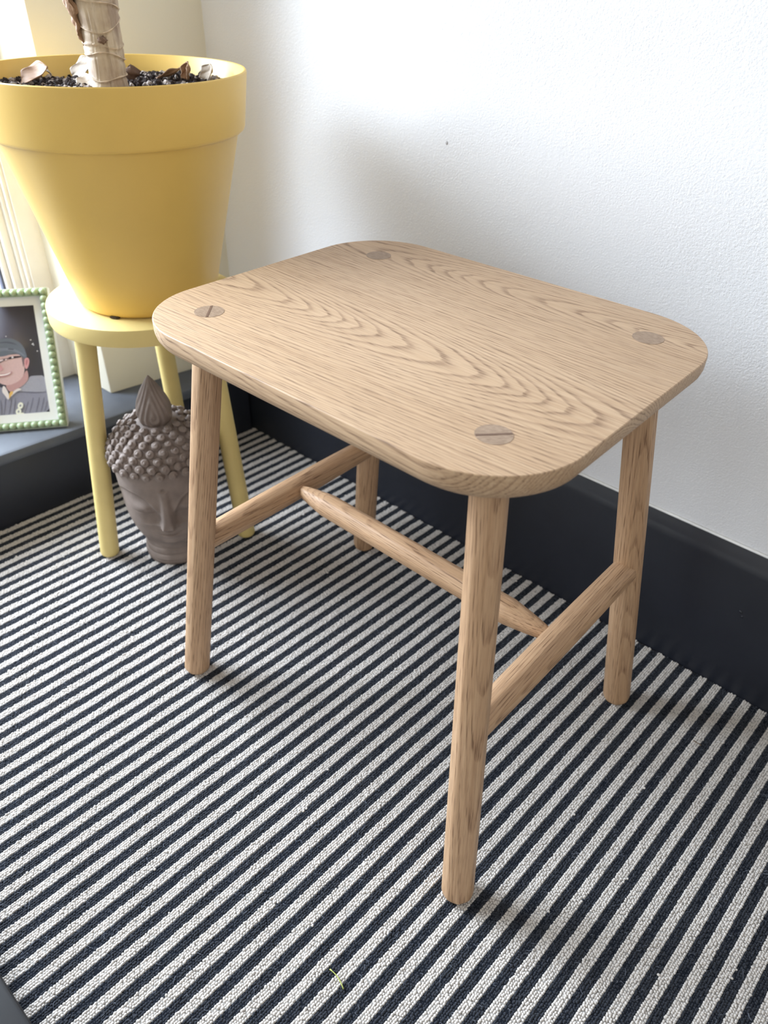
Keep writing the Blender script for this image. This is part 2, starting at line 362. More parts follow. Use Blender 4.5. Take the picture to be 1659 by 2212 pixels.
build_carpet()

# ------------------------------------------------------------------ oak stool
H = .45
FEET = [(-.1971, -.1534), (.2005, -.1557), (.2008, .1543), (-.2091, .1557)]
TOPS = [(-.1464, -.1081), (.1462, -.1066), (.1489, .1083), (-.1445, .1044)]
def rod_mesh(name, length, rfun, m, parent, seg=64, facets=8, fac=.55, nring=40, rings=None):
    """rod along local +x from 0 to length; rfun(x) radius; softly planed facets"""
    V, F = [], []; xs = rings if rings is not None else np.linspace(0, length, nring)
    for xx in xs:
        r = rfun(xx)
        for j in range(seg):
            a = 2*math.pi*j/seg; q = (a + math.pi/facets) % (2*math.pi/facets) - math.pi/facets
            k = math.cos(math.pi/facets)/math.cos(q) * 1.035; k = 1 + (min(k, 1.012)-1)*fac
            V.append((xx, r*k*math.cos(a), r*k*math.sin(a)))
    n = len(xs)
    for i in range(n-1):
        for j in range(seg): F.append((i*seg+j, i*seg+(j+1) % seg, (i+1)*seg+(j+1) % seg, (i+1)*seg+j))
    F.append(tuple(range(seg))[::-1]); F.append(tuple(range((n-1)*seg, n*seg)))
    o = mesh(name, V, F, m, parent); return sharp(o, 40)
def along(o, p0, p1, roll=0, parent_loc=(0, 0, 0)):
    p0 = Vector(p0); d = (Vector(p1)-p0).normalized()
    q = d.to_track_quat('X', 'Z'); o.matrix_basis = Matrix.Translation(p0-Vector(parent_loc)) @ q.to_matrix().to_4x4() @ Matrix.Rotation(roll, 4, 'X')
def build_stool():
    root = thing('oak_stool', 'oak stool with rounded rectangular seat, round splayed legs and an H stretcher', 'stool', (0, 0, 0))
    # seat
    a, b, r = .2018, .1620, .0735; prof = [(.0016, .4500), (.0007, .4499), (.0002, .4495), (0, .4488), (0, .4405), (.0012, .4362), (.0040, .4318), (.0085, .4282), (.0150, .4262), (.024, .4255)]
    out = []
    for cx, cy, a0 in ((a-r, b-r, 0), (-a+r, b-r, 90), (-a+r, -b+r, 180), (a-r, -b+r, 270)):
        for t in np.linspace(0, 90, 25): out.append((cx, cy, math.radians(a0+t)))
    n = len(out); V, F = [], []
    for ins, z in prof:
        for cx, cy, t in out: V.append((cx+(r-ins)*math.cos(t), cy+(r-ins)*math.sin(t), z))
    for i in range(len(prof)-1):
        for j in range(n): F.append((i*n+j, (i+1)*n+j, (i+1)*n+(j+1) % n, i*n+(j+1) % n))
    F.append(tuple(range(n))); F.append(tuple(range((len(prof)-1)*n, len(prof)*n))[::-1])
    seat = sharp(mesh('seat', V, F, M_oak, root), 24)
    for i in range(4):
        p0 = Vector((*FEET[i], 0)); p1 = Vector((*TOPS[i], H)); d = (p1-p0).normalized(); L = (p1-p0).length
        Lc = L*(.434/H)
        rf = lambda q: (.0150-.0016*q/L) if q > .006 else .0150-.0016*q/L-.0045*(1-math.sqrt(max(0, 1-((.006-q)/.006)**2)))
        rings = [0, .0006, .0015, .003, .0045, .006] + list(np.linspace(.012, Lc, 30))
        leg = rod_mesh('leg', L, rf, M_oakleg, root, rings=rings)
        along(leg, p0, p1, roll=[.9, .25, 1.7, 2.6][i])
        # tenon end flush with the seat top
        bm = bmesh.new(); bmesh.ops.create_cone(bm, cap_ends=True, segments=48, radius1=.0129, radius2=.0127, depth=.012)
        te = from_bm('tenon', bm, M_end, leg); te.data.polygons.foreach_set('use_smooth', [False]*len(te.data.polygons)); te['label'] = 'round end-grain tenon showing through the seat'
        mw = Matrix.Translation((TOPS[i][0], TOPS[i][1], H-.0058)) @ Matrix.Rotation([.1, .8, .15, .5][i], 4, 'Z')
        te.matrix_parent_inverse = leg.matrix_basis.inverted(); te.matrix_basis = mw
        if i < 2:
            ang = math.radians([133, 48][i]); bm = bmesh.new(); bmesh.ops.create_cube(bm, size=1)
            we = from_bm('wedge', bm, M_wedge, leg); we['label'] = 'thin dark wedge across the tenon'
            we.matrix_parent_inverse = leg.matrix_basis.inverted()
            we.matrix_basis = Matrix.Translation((TOPS[i][0], TOPS[i][1], H-.0056)) @ Matrix.Rotation(ang, 4, 'Z') @ Matrix.Diagonal((.0246, .0019, .012, 1))
    lp = lambda i, z: Vector((*FEET[i], 0)).lerp(Vector((*TOPS[i], H)), z/H)
    rs_ = lambda q: .0142
    for i, j, zi, zj in ((0, 3, .198, .192), (1, 2, .199, .203)):
        p0, p1 = lp(i, zi), lp(j, zj); s = rod_mesh('side_stretcher', (p1-p0).length, lambda q, L=(p1-p0).length: .0128+.0011*math.sin(math.pi*q/L), M_oakleg, root, nring=24)
        along(s, p0, p1, roll=.4+i)
    p0 = (lp(0, .198)+lp(3, .192))/2; p1 = (lp(1, .199)+lp(2, .203))/2; p0.z += .001; p0.y += .004; p1.y += -.002; L = (p1-p0).length
    def rm(q):
        e = min(q, L-q); k = min(1, max(0, (e-.010)/.044)); return .0056 + (.0136-.0056)*(k**.72)
    rings = np.concatenate([np.linspace(0, .06, 26), np.linspace(.07, L-.07, 14), np.linspace(L-.06, L, 26)])
    s = rod_mesh('middle_stretcher', L, rm, M_oakleg, root, rings=rings); along(s, p0, p1, roll=.2)
build_stool()

# ------------------------------------------------------------------ yellow stool + pot + plant
PC = (-.4539, .0121); PH = .352
def build_ystool():
    root = thing('plant_stool', 'small pale yellow round stool with three legs holding the yellow plant pot', 'stool', (PC[0], PC[1], 0))
    pr = [(0, PH), (.1115, PH), (.1136, PH-.0008), (.1144, PH-.003), (.1144, PH-.0185), (.1136, PH-.0208), (.1115, PH-.0215), (0, PH-.0215)]
    lathe('seat', pr, M_ystool, root, 96)
    f1 = Vector((-.4612-PC[0], -.1083-PC[1], 0)); f2 = Vector((-.3542-PC[0], .0546-PC[1], 0)); f3 = -(f1+f2)
    for f in (f1, f2, f3):
        u = f.normalized(); top = u*TR + Vector((0, 0, PH-.018)); L = (top-f).length
        rf = lambda q: .0128-.0004*q/L - (.0035*(1-math.sqrt(max(0, 1-((.005-q)/.005)**2))) if q < .005 else 0)
        leg = rod_mesh('leg', L, rf, M_ystool, root, facets=64, fac=0, rings=[0, .0008, .002, .0035, .005]+list(np.linspace(.01, L, 20))); along(leg, f, top)
TR = .083
build_ystool()
PX, PY = -.4475, .0165; SOILZ = .5755
def build_pot():
    root = thing('potted_plant', 'large yellow plastic pot with a bare cane-like trunk on the pale yellow stool', 'plant', (PX, PY, PH))
    z = lambda q: q-PH
    out = [(0, .003), (.060, .003), (.074, .0), (.0790, .0010), (.0822, .0042), (.0840, .0090), (.1264, z(.5335)), (.1284, z(.5362)), (.1318, z(.5370)), (.1336, z(.5385)), (.1346, z(.541)), (.1408, z(.5915)), (.1406, z(.5935)), (.1396, z(.5945)), (.1380, z(.5943)), (.1371, z(.5930)), (.1330, z(.568)), (.1235, z(.545)), (.1120, z(.51)), (0, z(.505))]
    lathe('pot', out, M_pot, root, 128, ang=34)
    # foot notch (drainage slot) at the pot's lower edge
    for q in (-62, 58, 178):
        a = math.radians(q); bm = bmesh.new(); bmesh.ops.create_cube(bm, size=1); bmesh.ops.bevel(bm, geom=bm.edges[:], offset=.15, segments=2, affect='EDGES')
        o = from_bm('drain_slot', bm, plain('slot_dark', lin(60, 44, 20), .8), root); o.matrix_basis = Matrix.Translation((.0805*math.cos(a), .0805*math.sin(a), .0016)) @ Matrix.Rotation(a, 4, 'Z') @ Matrix.Diagonal((.006, .011, .0024, 1))
    # soil: uneven disc + crumbs
    V, F = [], []; nr, ns = 14, 64; zs = z(SOILZ)
    for i in range(nr+1):
        for j in range(ns):
            r = .1355*i/nr; a = 2*math.pi*j/ns; V.append((r*math.cos(a), r*math.sin(a), zs-.004+.0025*math.sin(r*70+3*a)+random.uniform(-.001, .001) + (.0015 if i > nr-3 else 0)))
    for i in range(nr):
        for j in range(ns): F.append((i*ns+j, i*ns+(j+1) % ns, (i+1)*ns+(j+1) % ns, (i+1)*ns+j))
    fm = [0]*len(F); bm = bmesh.new(); bmesh.ops.create_icosphere(bm, subdivisions=1, radius=1); iv = [v.co.copy() for v in bm.verts]; fi = [[v.index for v in f.verts] for f in bm.faces]; bm.free()
    for k in range(4200):
        r = .1325*math.sqrt(random.random()); a = random.uniform(0, 6.28); s = random.uniform(.0011, .0030) if random.random() < .85 else random.uniform(.003, .0048)
        pale = random.random() < (.72 if (math.cos(a-5.6) > -.1) else .3); b = len(V); sc = [s*random.uniform(.6, 1.3) for _ in range(3)]; rot = Matrix.Rotation(random.uniform(0, 3), 3, 'Z') @ Matrix.Rotation(random.uniform(0, 3), 3, 'X')
        c = Vector((r*math.cos(a), r*math.sin(a), zs-.002+.0025*math.sin(r*70+3*a)+random.uniform(0, .002)))
        V += [c + rot @ Vector((q.x*sc[0], q.y*sc[1], q.z*sc[2])) for q in iv]; F += [[b+q for q in f] for f in fi]; fm += [1 if pale else 0]*len(fi)
    so = mesh('soil', V, F, None, root, False, [M_soil, M_soil2], fm); so['kind'] = 'stuff'; so['label'] = 'dark gritty compost filling the yellow pot'
    # trunk
    sx, sy = -.4507-PX, .0140-PY; Z0, Z1 = zs-.012, zs+.42
    # direction towards the camera and to its right, for leaning the trunk
    rt = Vector((.757, .653, 0)); tc = Vector((.88, -.47, 0))
    scars = [.013, .029, .041, .060, .075, .098, .185, .215, .25, .28, .31, .34, .37]
    nz, ns = 300, 96; V, F = [], []
    tilt = [(.62, .003), (.28, .004), (.50, .002), (.62, .007), (.35, .004), (-.3, .005), (.2, .004), (-.4, .005), (.3, .004), (-.2, .004), (.3, .004), (.1, .004), (0, .004)]
    def axis(h): return Vector((sx, sy, 0)) + rt*(.0012*math.sin(h*40) - .02*max(0, h-.11)) 
    def rad(h): return .0158 + .0040*math.exp(-max(h, 0)/.010) + .0072*min(1, max(0, (h-.015)/.075)) + .0008*math.sin(h*75)
    for i in range(nz+1):
        h = -.012 + (.432)*i/nz; c = axis(h); rr = rad(h)
        for j in range(ns):
            a = 2*math.pi*j/ns; r = rr*(1+.035*math.sin(2*a+h*9)+.02*math.sin(5*a+1))
            for (s, (ta, am)) in zip(scars, tilt):
                hh = s + am*1.2*math.sin(a*1+ta*9) + .0012*math.sin(3*a+s*100); dd = (h-hh)
                r += .0011*math.exp(-(dd/.0009)**2) - .0010*math.exp(-((dd+.0022)/.0014)**2) + .0007*math.exp(-((dd-.006)/.006)**2)
            for sa, pw in ((.3, .03), (2.2, .03), (4.1, .03), (5.2, .028), (5.85, .03)):
                da = (a-sa-.6*math.sin(h*30+sa)*.12 + math.pi) % (2*math.pi) - math.pi
                r += -.0013*math.exp(-(da/pw)**2) + .0004*math.exp(-((da-.07)/.04)**2)
            V.append((c.x+r*math.cos(a), c.y+r*math.sin(a), zs+h))
    for i in range(nz):
        for j in range(ns): F.append((i*ns+j, i*ns+(j+1) % ns, (i+1)*ns+(j+1) % ns, (i+1)*ns+j))
    F.append(tuple(range(nz*ns, (nz+1)*ns)))
    tk = mesh('trunk', V, F, M_stem, root); tk['label'] = 'pale ringed trunk with peeling bark'
    # ring scars (thin raised lines) as a sub-part each
    for s, (ta, am) in list(zip(scars, tilt))[:7]:
        V, F = [], []; n = 72
        for j in range(n):
            a = 2*math.pi*j/n; hh = s + am*1.2*math.sin(a+ta*9) + .0012*math.sin(3*a+s*100); c = axis(hh); rr = rad(hh)*(1+.035*math.sin(2*a+hh*9)+.02*math.sin(5*a+1)) + .0009
            for q in range(6):
                b = 2*math.pi*q/6; w = .0007*(1+.5*math.sin(a*7+s*50)); V.append((c.x+(rr+w*math.cos(b))*math.cos(a), c.y+(rr+w*math.cos(b))*math.sin(a), zs+hh+w*math.sin(b)))
        for j in range(n):
            for q in range(6): F.append((j*6+q, j*6+(q+1) % 6, ((j+1) % n)*6+(q+1) % 6, ((j+1) % n)*6+q))
        mesh('ring_scar', V, F, M_ridge, tk)
    # knotty bud scar facing the camera
    h = .045; c = axis(h) + tc*(rad(h)) - rt*.001
    bm = bmesh.new(); bmesh.ops.create_icosphere(bm, subdivisions=3, radius=1)
    for v in bm.verts: v.co *= 1+.35*math.sin(v.co.x*7+v.co.y*5)*math.cos(v.co.z*6)
    o = from_bm('bud_scar', bm, M_scar, tk, True); o.matrix_basis = Matrix.Translation((c.x, c.y, zs+h)) @ Matrix.Diagonal((.0040, .0048, .0032, 1))
    # peeling bark sheets on the left
    for k, (h0, h1, off, wd) in enumerate(((.042, .110, .002, .85), (.056, .125, .006, .6), (.068, .14, .010, .45))):
        V, F = [], []; nu, nv = 16, 22; base = math.atan2(-rt.y, -rt.x)
        for i in range(nv+1):
            t = i/nv; h = h0+(h1-h0)*t; c = axis(h)
            for j in range(nu+1):
                s = j/nu-.5; a = base + .25 + s*wd*(.35+.65*t)*2 + .2*k
                r = rad(h)+.001+off*t + .013*t**1.3*(1-.5*abs(s)) + .0022*math.sin(14*s+9*t+k*2) + .0015*math.sin(31*t+7*s); V.append((c.x+r*math.cos(a), c.y+r*math.sin(a), zs+h+.003*math.sin(9*s+k)))
        for i in range(nv):
            for j in range(nu): F.append((i*(nu+1)+j, i*(nu+1)+j+1, (i+1)*(nu+1)+j+1, (i+1)*(nu+1)+j))
        o = mesh('bark_flap', V, F, M_leaf1, tk); md = o.modifiers.new('thick', 'SOLIDIFY'); md.thickness = .0006
build_pot()
def leaf(name, label, m, x, y, zrot, L, Wd, curl, bend, lift, tilt=0, tip=1.0, off=.0005):
    """dry curled leaf piece lying on the soil"""
    V, F = [], []; nu, nv = 14, 18
    for i in range(nv+1):
        t = i/nv; w = Wd*(math.sin(math.pi*min(1, .18+t*.82*tip))**.7 if t < 1 else .02); th = bend*t
        cx = L*(math.sin(th)/bend if abs(bend) > .01 else t); cz = L*((1-math.cos(th))/bend if abs(bend) > .01 else 0)
        for j in range(nu+1):
            s = j/nu-.5; a = s*curl*(1+.25*t)
            yy = w*(math.sin(a)/curl*1 if curl else s); zz = w*(1-math.cos(a))/max(.3, curl)
            V.append((cx-zz*math.sin(th)*.5, yy+.0012*math.sin(t*11+j), cz+zz*math.cos(th)+.001*math.sin(8*t+3*s)))
    for i in range(nv):
        for j in range(nu): F.append((i*(nu+1)+j, i*(nu+1)+j+1, (i+1)*(nu+1)+j+1, (i+1)*(nu+1)+j))
    o = mesh(name, V, F, m); md = o.modifiers.new('thick', 'SOLIDIFY'); md.thickness = .0007
    o.matrix_basis = Matrix.Translation((x, y, SOILZ+off)) @ Matrix.Rotation(zrot, 4, 'Z') @ Matrix.Rotation(-lift, 4, 'Y') @ Matrix.Rotation(tilt, 4, 'X')
    return tag(o, label, 'leaf', 'dry leaves on the soil')
RR = math.radians
leaf('dry_leaf', 'tan curled dry leaf at the left edge of the potted soil', M_leaf1, -.556, -.030, RR(38), .038, .030, 1.2, .4, .20, .55)
leaf('dry_leaf', 'thin twisted dry leaf tip arching over the tan leaf at the left of the soil', M_leaf2, -.546, .000, RR(200), .024, .008, 1.6, -1.3, .7, .3, off=.005)
leaf('dry_leaf', 'grey brown dry leaf leaning up behind the trunk on its left', M_leaf2, -.553, .030, RR(35), .036, .022, .9, .5, .45, .9)
leaf('dry_leaf', 'flat pale dry leaf piece against the trunk foot on its left', M_leaf2, -.484, -.004, RR(55), .020, .020, .5, .3, .25, .6)
leaf('dry_leaf', 'dark brown hooded dry leaf just right of the trunk', M_leaf3, -.488, .066, RR(-35), .017, .026, 2.6, 1.9, .8, 0)
leaf('dry_leaf', 'brown flat dry leaf lying on the soil between the hooded and the rolled leaf', M_leaf1, -.4800, .093, RR(70), .036, .015, 1.2, .4, .15, -.4)
leaf('dry_leaf', 'rolled dry leaf standing upright on the right side of the soil', M_leaf1, -.4540, .116, RR(100), .018, .020, 3.6, .4, 1.15, 0)
leaf('dry_leaf', 'pale pointed dry leaf at the right edge of the soil', M_leaf2, -.4360, .128, RR(75), .018, .024, 1.5, .5, .85, .2, tip=1.0)

# ------------------------------------------------------------------ stone head
def build_head():
    BX, BY = -.4058, -.0286; root = thing('head_statue', 'taupe stone head statue with curled hair and closed eyes under the yellow stool', 'statue', (BX, BY, 0))
    root.rotation_euler = (0, 0, RR(-37))                                   # face looks along local +x
    G = lambda q, s: math.exp(-(q/s)**2)
    Z = [0, .008, .016, .024, .032, .040, .047, .055, .066, .080, .098, .118, .140, .158, .171, .184, .1955, .2045, .2110]
    AW = [.044, .0455, .0445, .0435, .0430, .0440, .0465, .0500, .0540, .0578, .0606, .0622, .0632, .0640, .0630, .0585, .0490, .0370, .0220]
    BF = [.044, .0460, .0440, .0435, .0420, .0435, .0550, .0600, .0632, .0650, .0660, .0662, .0660, .0655, .0640, .0590, .0500, .0390, .0250]
    BB = [.044, .0450, .0440, .0430, .0430, .0450, .0480, .0510, .0550, .0600, .0640, .0680, .0690, .0690, .0660, .0600, .0510, .0390, .0250]
    nz, nu = 230, 240; V, F = [], []
    def disp(sy, z, front):
        """relief of the face; sy sideways, z height"""
        d = 0; s = abs(sy)
        e = math.hypot((s-.047)/.0375 if s < .047 else (s-.047)/.020, (z-.0925)/.0415)
        if z > .088 or e > .95:
            st = 1/(1+math.exp((e-1)/.030)); fade = min(1, max(0, (e-.30)/.62))**1.3 * (1/(1+math.exp((.089-z)/.0025)))
            d -= .0062*st*fade
            d += .0014*G(e-1.045, .045)*(1/(1+math.exp((.100-z)/.004)))*(1/(1+math.exp((s-.050)/.003)))
        # eyelid and closed-eye line
        d += .0052*G((s-.026)/1.0, .0125)*G(z-.1130, .0075)
        d -= .0016*G(z-(.1055+.10*(s-.026)**2*40), .0010)*G(s-.026, .0135)
        # nose
        if .080 < z < .140:
            t = (.136-z)/.050; w = .0050+.0042*max(0, t)**2; hgt = .0030+.0135*max(0, min(1, t))**1.2
            if z < .0885: hgt *= max(0, (z-.080)/.0085)**.6
            d += hgt*(1/(1+math.exp((s-w)/.0009)))
        d += .0046*G(s-.0095, .0042)*G(z-.0905, .0055)
        # mouth
        d += .0034*G(z-.0735, .0034)*G(s, .0125) + .0036*G(z-.0665, .0034)*G(s, .0105) - .0030*G(z-.0700-.10*s*s*60, .0011)*G(s, .0155)
        d -= .0016*G(z-.0790, .0028)*G(s, .0030) - .0028*G(z-.0530, .0065)*G(s, .013)
        d += .0020*G(s-.034, .014)*G(z-.086, .014)
        d -= .0022*G(math.hypot(sy, z-.1415), .0019)
        return d*front
    for i in range(nz+1):
        z = .2110*i/nz; a = np.interp(z, Z, AW); bf = np.interp(z, Z, BF); bb = np.interp(z, Z, BB)
        for j in range(nu):
            t = 2*math.pi*j/nu; c, s = math.cos(t), math.sin(t); e = .92
            x = (bf if c > 0 else bb)*math.copysign(abs(c)**e, c); y = a*math.copysign(abs(s)**e, s)
            if c > 0: x += disp(y, z, min(1, max(0, c*2.2)))
            if z < .05:                                                      # neck folds
                k = 1 - .0012/.044*(G(z-.0165, .0016)+G(z-.027, .0014)+G(z-.0065, .0012)); x *= k; y *= k
            V.append((x, y, z))
    for i in range(nz):
        for j in range(nu): F.append((i*nu+j, i*nu+(j+1) % nu, (i+1)*nu+(j+1) % nu, (i+1)*nu+j))
    F.append(tuple(range(nu))[::-1]); F.append(tuple(range(nz*nu, (nz+1)*nu)))
    mesh('head', V, F, M_stone, root)
    for sd in (-1, 1):                                                       # long ears
        V, F = [], []; n, k = 26, 16
        for i in range(n+1):
            t = i/n; z = .070+.092*t; w = .0105*(math.sin(math.pi*(.06+.9*t))**.6)*(.75+.5*t); th = .0052*(math.sin(math.pi*(.05+.9*t))**.5)
            for j in range(k):
                b = 2*math.pi*j/k; V.append((-.010+.006*t+w*math.cos(b), sd*(.0580+.0055*t+th*math.sin(b)*(1-.35*math.cos(b)**2)), z))
        for i in range(n):
            for j in range(k): F.append((i*k+j, i*k+(j+1) % k, (i+1)*k+(j+1) % k, (i+1)*k+j))
        F.append(tuple(range(k))); F.append(tuple(range(n*k, (n+1)*k)))
        bmx = mesh('ear', V, F, M_stone, root)
    # snail curls in rings
    V, F = [], []; nr, ns = 14, 22
    for i in range(nr+1):
        ph = math.pi*.5*i/nr
        for j in range(ns):
            t = 2*math.pi*j/ns; sp = .13*math.cos(ph*6.2 - t); r = math.cos(ph*.98)*(1+sp); V.append((r*math.cos(t), r*math.sin(t), 1.05*math.sin(ph)*(1+.5*sp*(1 if i < nr else 0))))
    for i in range(nr):
        for j in range(ns): F.append((i*ns+j, i*ns+(j+1) % ns, (i+1)*ns+(j+1) % ns, (i+1)*ns+j))
    F.append(tuple(range(nr*ns, (nr+1)*ns)))
    c0 = mesh('hair_curl', V, F, M_stone, root); first = True; me = c0.data
    hz = [.1635, .1728, .1815, .1898, .1970, .2030, .2078]
    for ri, z in enumerate(hz):
        a = np.interp(z, Z, AW)+.0012; per = 2*math.pi*a; size = .0061-.0001*ri; n = max(8, int(per/(size*2.55)))
        for j in range(n):
            t = 2*math.pi*(j+.5*(ri % 2))/n; c, s = math.cos(t), math.sin(t)
            bf = np.interp(z, Z, BF); bb = np.interp(z, Z, BB); zz = z - (.013*max(0, -c) if ri == 0 else 0)
            p = Vector(((bf if c > 0 else bb)*c, a*s, zz)); sl = (np.interp(z+.004, Z, AW)-np.interp(z-.004, Z, AW))/.008
            nrm = Vector((c, s, -sl)).normalized(); o = c0 if first else c0.copy()
            if not first: COL.objects.link(o); o.parent = root
            first = False; q = nrm.to_track_quat('Z', 'Y'); k = size*random.uniform(.92, 1.06)
            o.matrix_basis = Matrix.Translation(p+nrm*.0004) @ q.to_matrix().to_4x4() @ Matrix.Rotation(random.uniform(0, 6.28), 4, 'Z') @ Matrix.Diagonal((k, k, k*1.05, 1))
    # nape curls below the hairline at the back
    for ri, z in enumerate((.157, .1475, .138, .1285, .119)):
        a = np.interp(z, Z, AW)+.001; bb = np.interp(z, Z, BB); n = 13
        for j in range(n):
            t = math.radians(118+ (124*(j+.5*(ri % 2))/(n-.5))); c, s = math.cos(t), math.sin(t); o = c0.copy(); COL.objects.link(o); o.parent = root
            nrm = Vector((c, s, 0)); o.matrix_basis = Matrix.Translation((bb*c, a*s, z)) @ nrm.to_track_quat('Z', 'Y').to_matrix().to_4x4() @ Matrix.Rotation(random.uniform(0, 6.28), 4, 'Z') @ Matrix.Diagonal((.0056, .0056, .0058, 1))
    # flame-shaped topknot with nested drop grooves
    V, F = [], []; nz, nu = 110, 120; z0, z1 = .2020, .2750
    for i in range(nz+1):
        t = i/nz; z = z0+(z1-z0)*t; r = float(np.interp(t, [0, .08, .16, .26, .36, .46, .58, .70, .82, .92, 1], [.012, .0165, .0200, .0218, .0220, .0210, .0184, .0145, .0096, .0048, .0004]))
        for j in range(nu):
            a = 2*math.pi*j/nu; c, s = math.cos(a), math.sin(a); yy = r*s; 
            q = math.hypot(yy/(.0225*max(.12, 1-t*.9)), (t-.30)/(.34+.30*(t > .3)*1.0)); an = math.atan2(t-.30, yy/.03)
            gr = math.cos(2*math.pi*(q*2.6) - an*1.0) if c > 0 else math.cos(2*math.pi*q*2.6)
            k = 1+ .055*gr*min(1, abs(c)*1.6)
            V.append((.006+r*c*k*.92, r*s*(1+.02*gr), z))
    for i in range(nz):
        for j in range(nu): F.append((i*nu+j, i*nu+(j+1) % nu, (i+1)*nu+(j+1) % nu, (i+1)*nu+j))
    F.append(tuple(range(nz*nu, (nz+1)*nu))); o = mesh('topknot', V, F, M_stone, root); o['label'] = 'flame-shaped topknot with carved swirl'
build_head()

# ------------------------------------------------------------------ picture frame on the sill
def flat(name, c, rough=.35): return plain(name, c, rough, .3, .03, 400)
def build_frame():
    P = Vector((-.6201, -.0532, .1222)); e1 = Vector((-.5912, -.8065, 0)).normalized(); T = Vector((-.692, -.0004, .3013)); up = (T-P).normalized(); nn = up.cross(e1)
    if nn.dot(Vector((.36, -.46, .69))-P) < 0: nn = -nn
    FW, FH = .150, .2005; root = thing('picture_frame', 'sage green beaded picture frame with a snapshot of a man, on the sill', 'picture frame', P)
    def X(o, x, y, z):  # frame coords -> matrix
        o.matrix_basis = Matrix(((e1.x, up.x, nn.x, 0), (e1.y, up.y, nn.y, 0), (e1.z, up.z, nn.z, 0), (0, 0, 0, 1))) @ Matrix.Translation((x, y, z))
    def box(name, x0, x1, y0, y1, z0, z1, m, par=root, bev=.0006):
        bm = bmesh.new(); bmesh.ops.create_cube(bm, size=1)
        for v in bm.verts: v.co = Vector(((x0+x1)/2+(x1-x0)*v.co.x, (y0+y1)/2+(y1-y0)*v.co.y, (z0+z1)/2+(z1-z0)*v.co.z))
        if bev: bmesh.ops.bevel(bm, geom=bm.edges[:], offset=bev, segments=2, affect='EDGES')
        o = sharp(from_bm(name, bm, m, par)); X(o, 0, 0, 0); return o
    B = .0112
    def rails(name, x0, x1, y0, y1, w, z0, z1, m):
        bm = bmesh.new()
        for (a, b, c, d) in ((x0, x1, y0, y0+w), (x0, x1, y1-w, y1), (x0, x0+w, y0+w, y1-w), (x1-w, x1, y0+w, y1-w)):
            r = bmesh.ops.create_cube(bm, size=1)['verts']
            for v in r: v.co = Vector(((a+b)/2+(b-a)*v.co.x, (c+d)/2+(d-c)*v.co.y, (z0+z1)/2+(z1-z0)*v.co.z))
        o = from_bm(name, bm, m, root); X(o, 0, 0, 0); return o
    rails('frame_body', 0, FW, 0, FH, .0100, -.014, -.0008, M_edge)
    rails('moulding', .0006, FW-.0006, .0006, FH-.0006, .0108, -.0010, .0006, M_green)
    box('backing', .004, FW-.004, .004, FH-.004, -.0135, -.0085, plain('brown_board', lin(110, 84, 60), .8))
    rails('mount', .0105, FW-.0105, .0105, FH-.0105, .0128, -.0072, -.0060, M_mat)
    # the snapshot: flat print made of flat colour shapes
    px0, px1, py0, py1 = .0220, FW-.0220, .0205, FH-.0200
    pr = box('snapshot', px0, px1, py0, py1, -.0084, -.0076, flat('print_dark', lin(84, 80, 90)), bev=0); pr['label'] = 'flat snapshot of a smiling man in a grey cap and hooded top'
    def u(q):                                                   # print drawing coords (picture crop units) -> frame coords
        X0, Y0 = q; lx = lambda y: 585+(y+380)*.1613; W_ = 1.0
        # right print edge is at x=lx(y); scale per unit
        return (.0234 + (lx(Y0)-X0)*(.0678/ (900.0-8)), .0212 + (1640-Y0 + (lx(Y0)-X0)*.045)*(.1590/2020.0))
    lay = [0]
    def shape(name, pts, c, smooth_=True):
        lay[0] += 1; zq = -.0076 + .00003*lay[0]; q = [u(p) for p in pts]; q = [(max(px0+.0003, min(px1-.0003, a)), max(py0+.0003, min(py1-.0003, b))) for a, b in q]
        if smooth_:
            for _ in range(2):
                r = []
                for i in range(len(q)):
                    a, b = q[i], q[(i+1) % len(q)]; r += [(a[0]*.75+b[0]*.25, a[1]*.75+b[1]*.25), (a[0]*.25+b[0]*.75, a[1]*.25+b[1]*.75)]
                q = r
        bm = bmesh.new(); vs = [bm.verts.new((a, b, zq)) for a, b in q]
        f = bm.faces.new(vs); bmesh.ops.triangulate(bm, faces=[f])
        me = bpy.data.meshes.new(name); bm.to_mesh(me); bm.free(); me.materials.append(flat('print_'+name, c))
        o = bpy.data.objects.new(name, me); COL.objects.link(o); o.parent = pr; o.matrix_parent_inverse = Matrix.Identity(4); o.matrix_basis = Matrix.Identity(4); return o
    shape('hooded_top', [(-400, 1690), (-420, 1250), (-150, 1130), (40, 1120), (160, 1300), (340, 1170), (500, 1020), (520, 945), (640, 935), (900, 930), (1000, 1200), (1100, 1700), (400, 1720)], lin(138, 136, 150))
    shape('hood', [(330, 1170), (480, 1040), (525, 955), (650, 935), (860, 930), (900, 1235), (620, 1240), (420, 1225), (300, 1215)], lin(156, 154, 164))
    shape('hood_shadow', [(250, 1230), (420, 1222), (620, 1238), (900, 1236), (900, 1250), (600, 1262), (400, 1240), (260, 1244)], lin(104, 102, 116))
    for k, (x0, y0, x1, y1, w) in enumerate(((500, 1400, 430, 1640, 16), (590, 1330, 520, 1640, 14), (700, 1330, 640, 1630, 18), (790, 1330, 730, 1620, 16), (850, 1400, 800, 1600, 14), (200, 1330, 150, 1650, 12), (90, 1330, 60, 1660, 12), (0, 1350, 20, 1660, 14), (270, 1330, 230, 1640, 10))):
        shape('fold', [(x0, y0), (x0+w, y0+20), ((x0+x1)/2+w+8, (y0+y1)/2), (x1+w, y1), (x1, y1), ((x0+x1)/2, (y0+y1)/2)], lin(112, 110, 124))
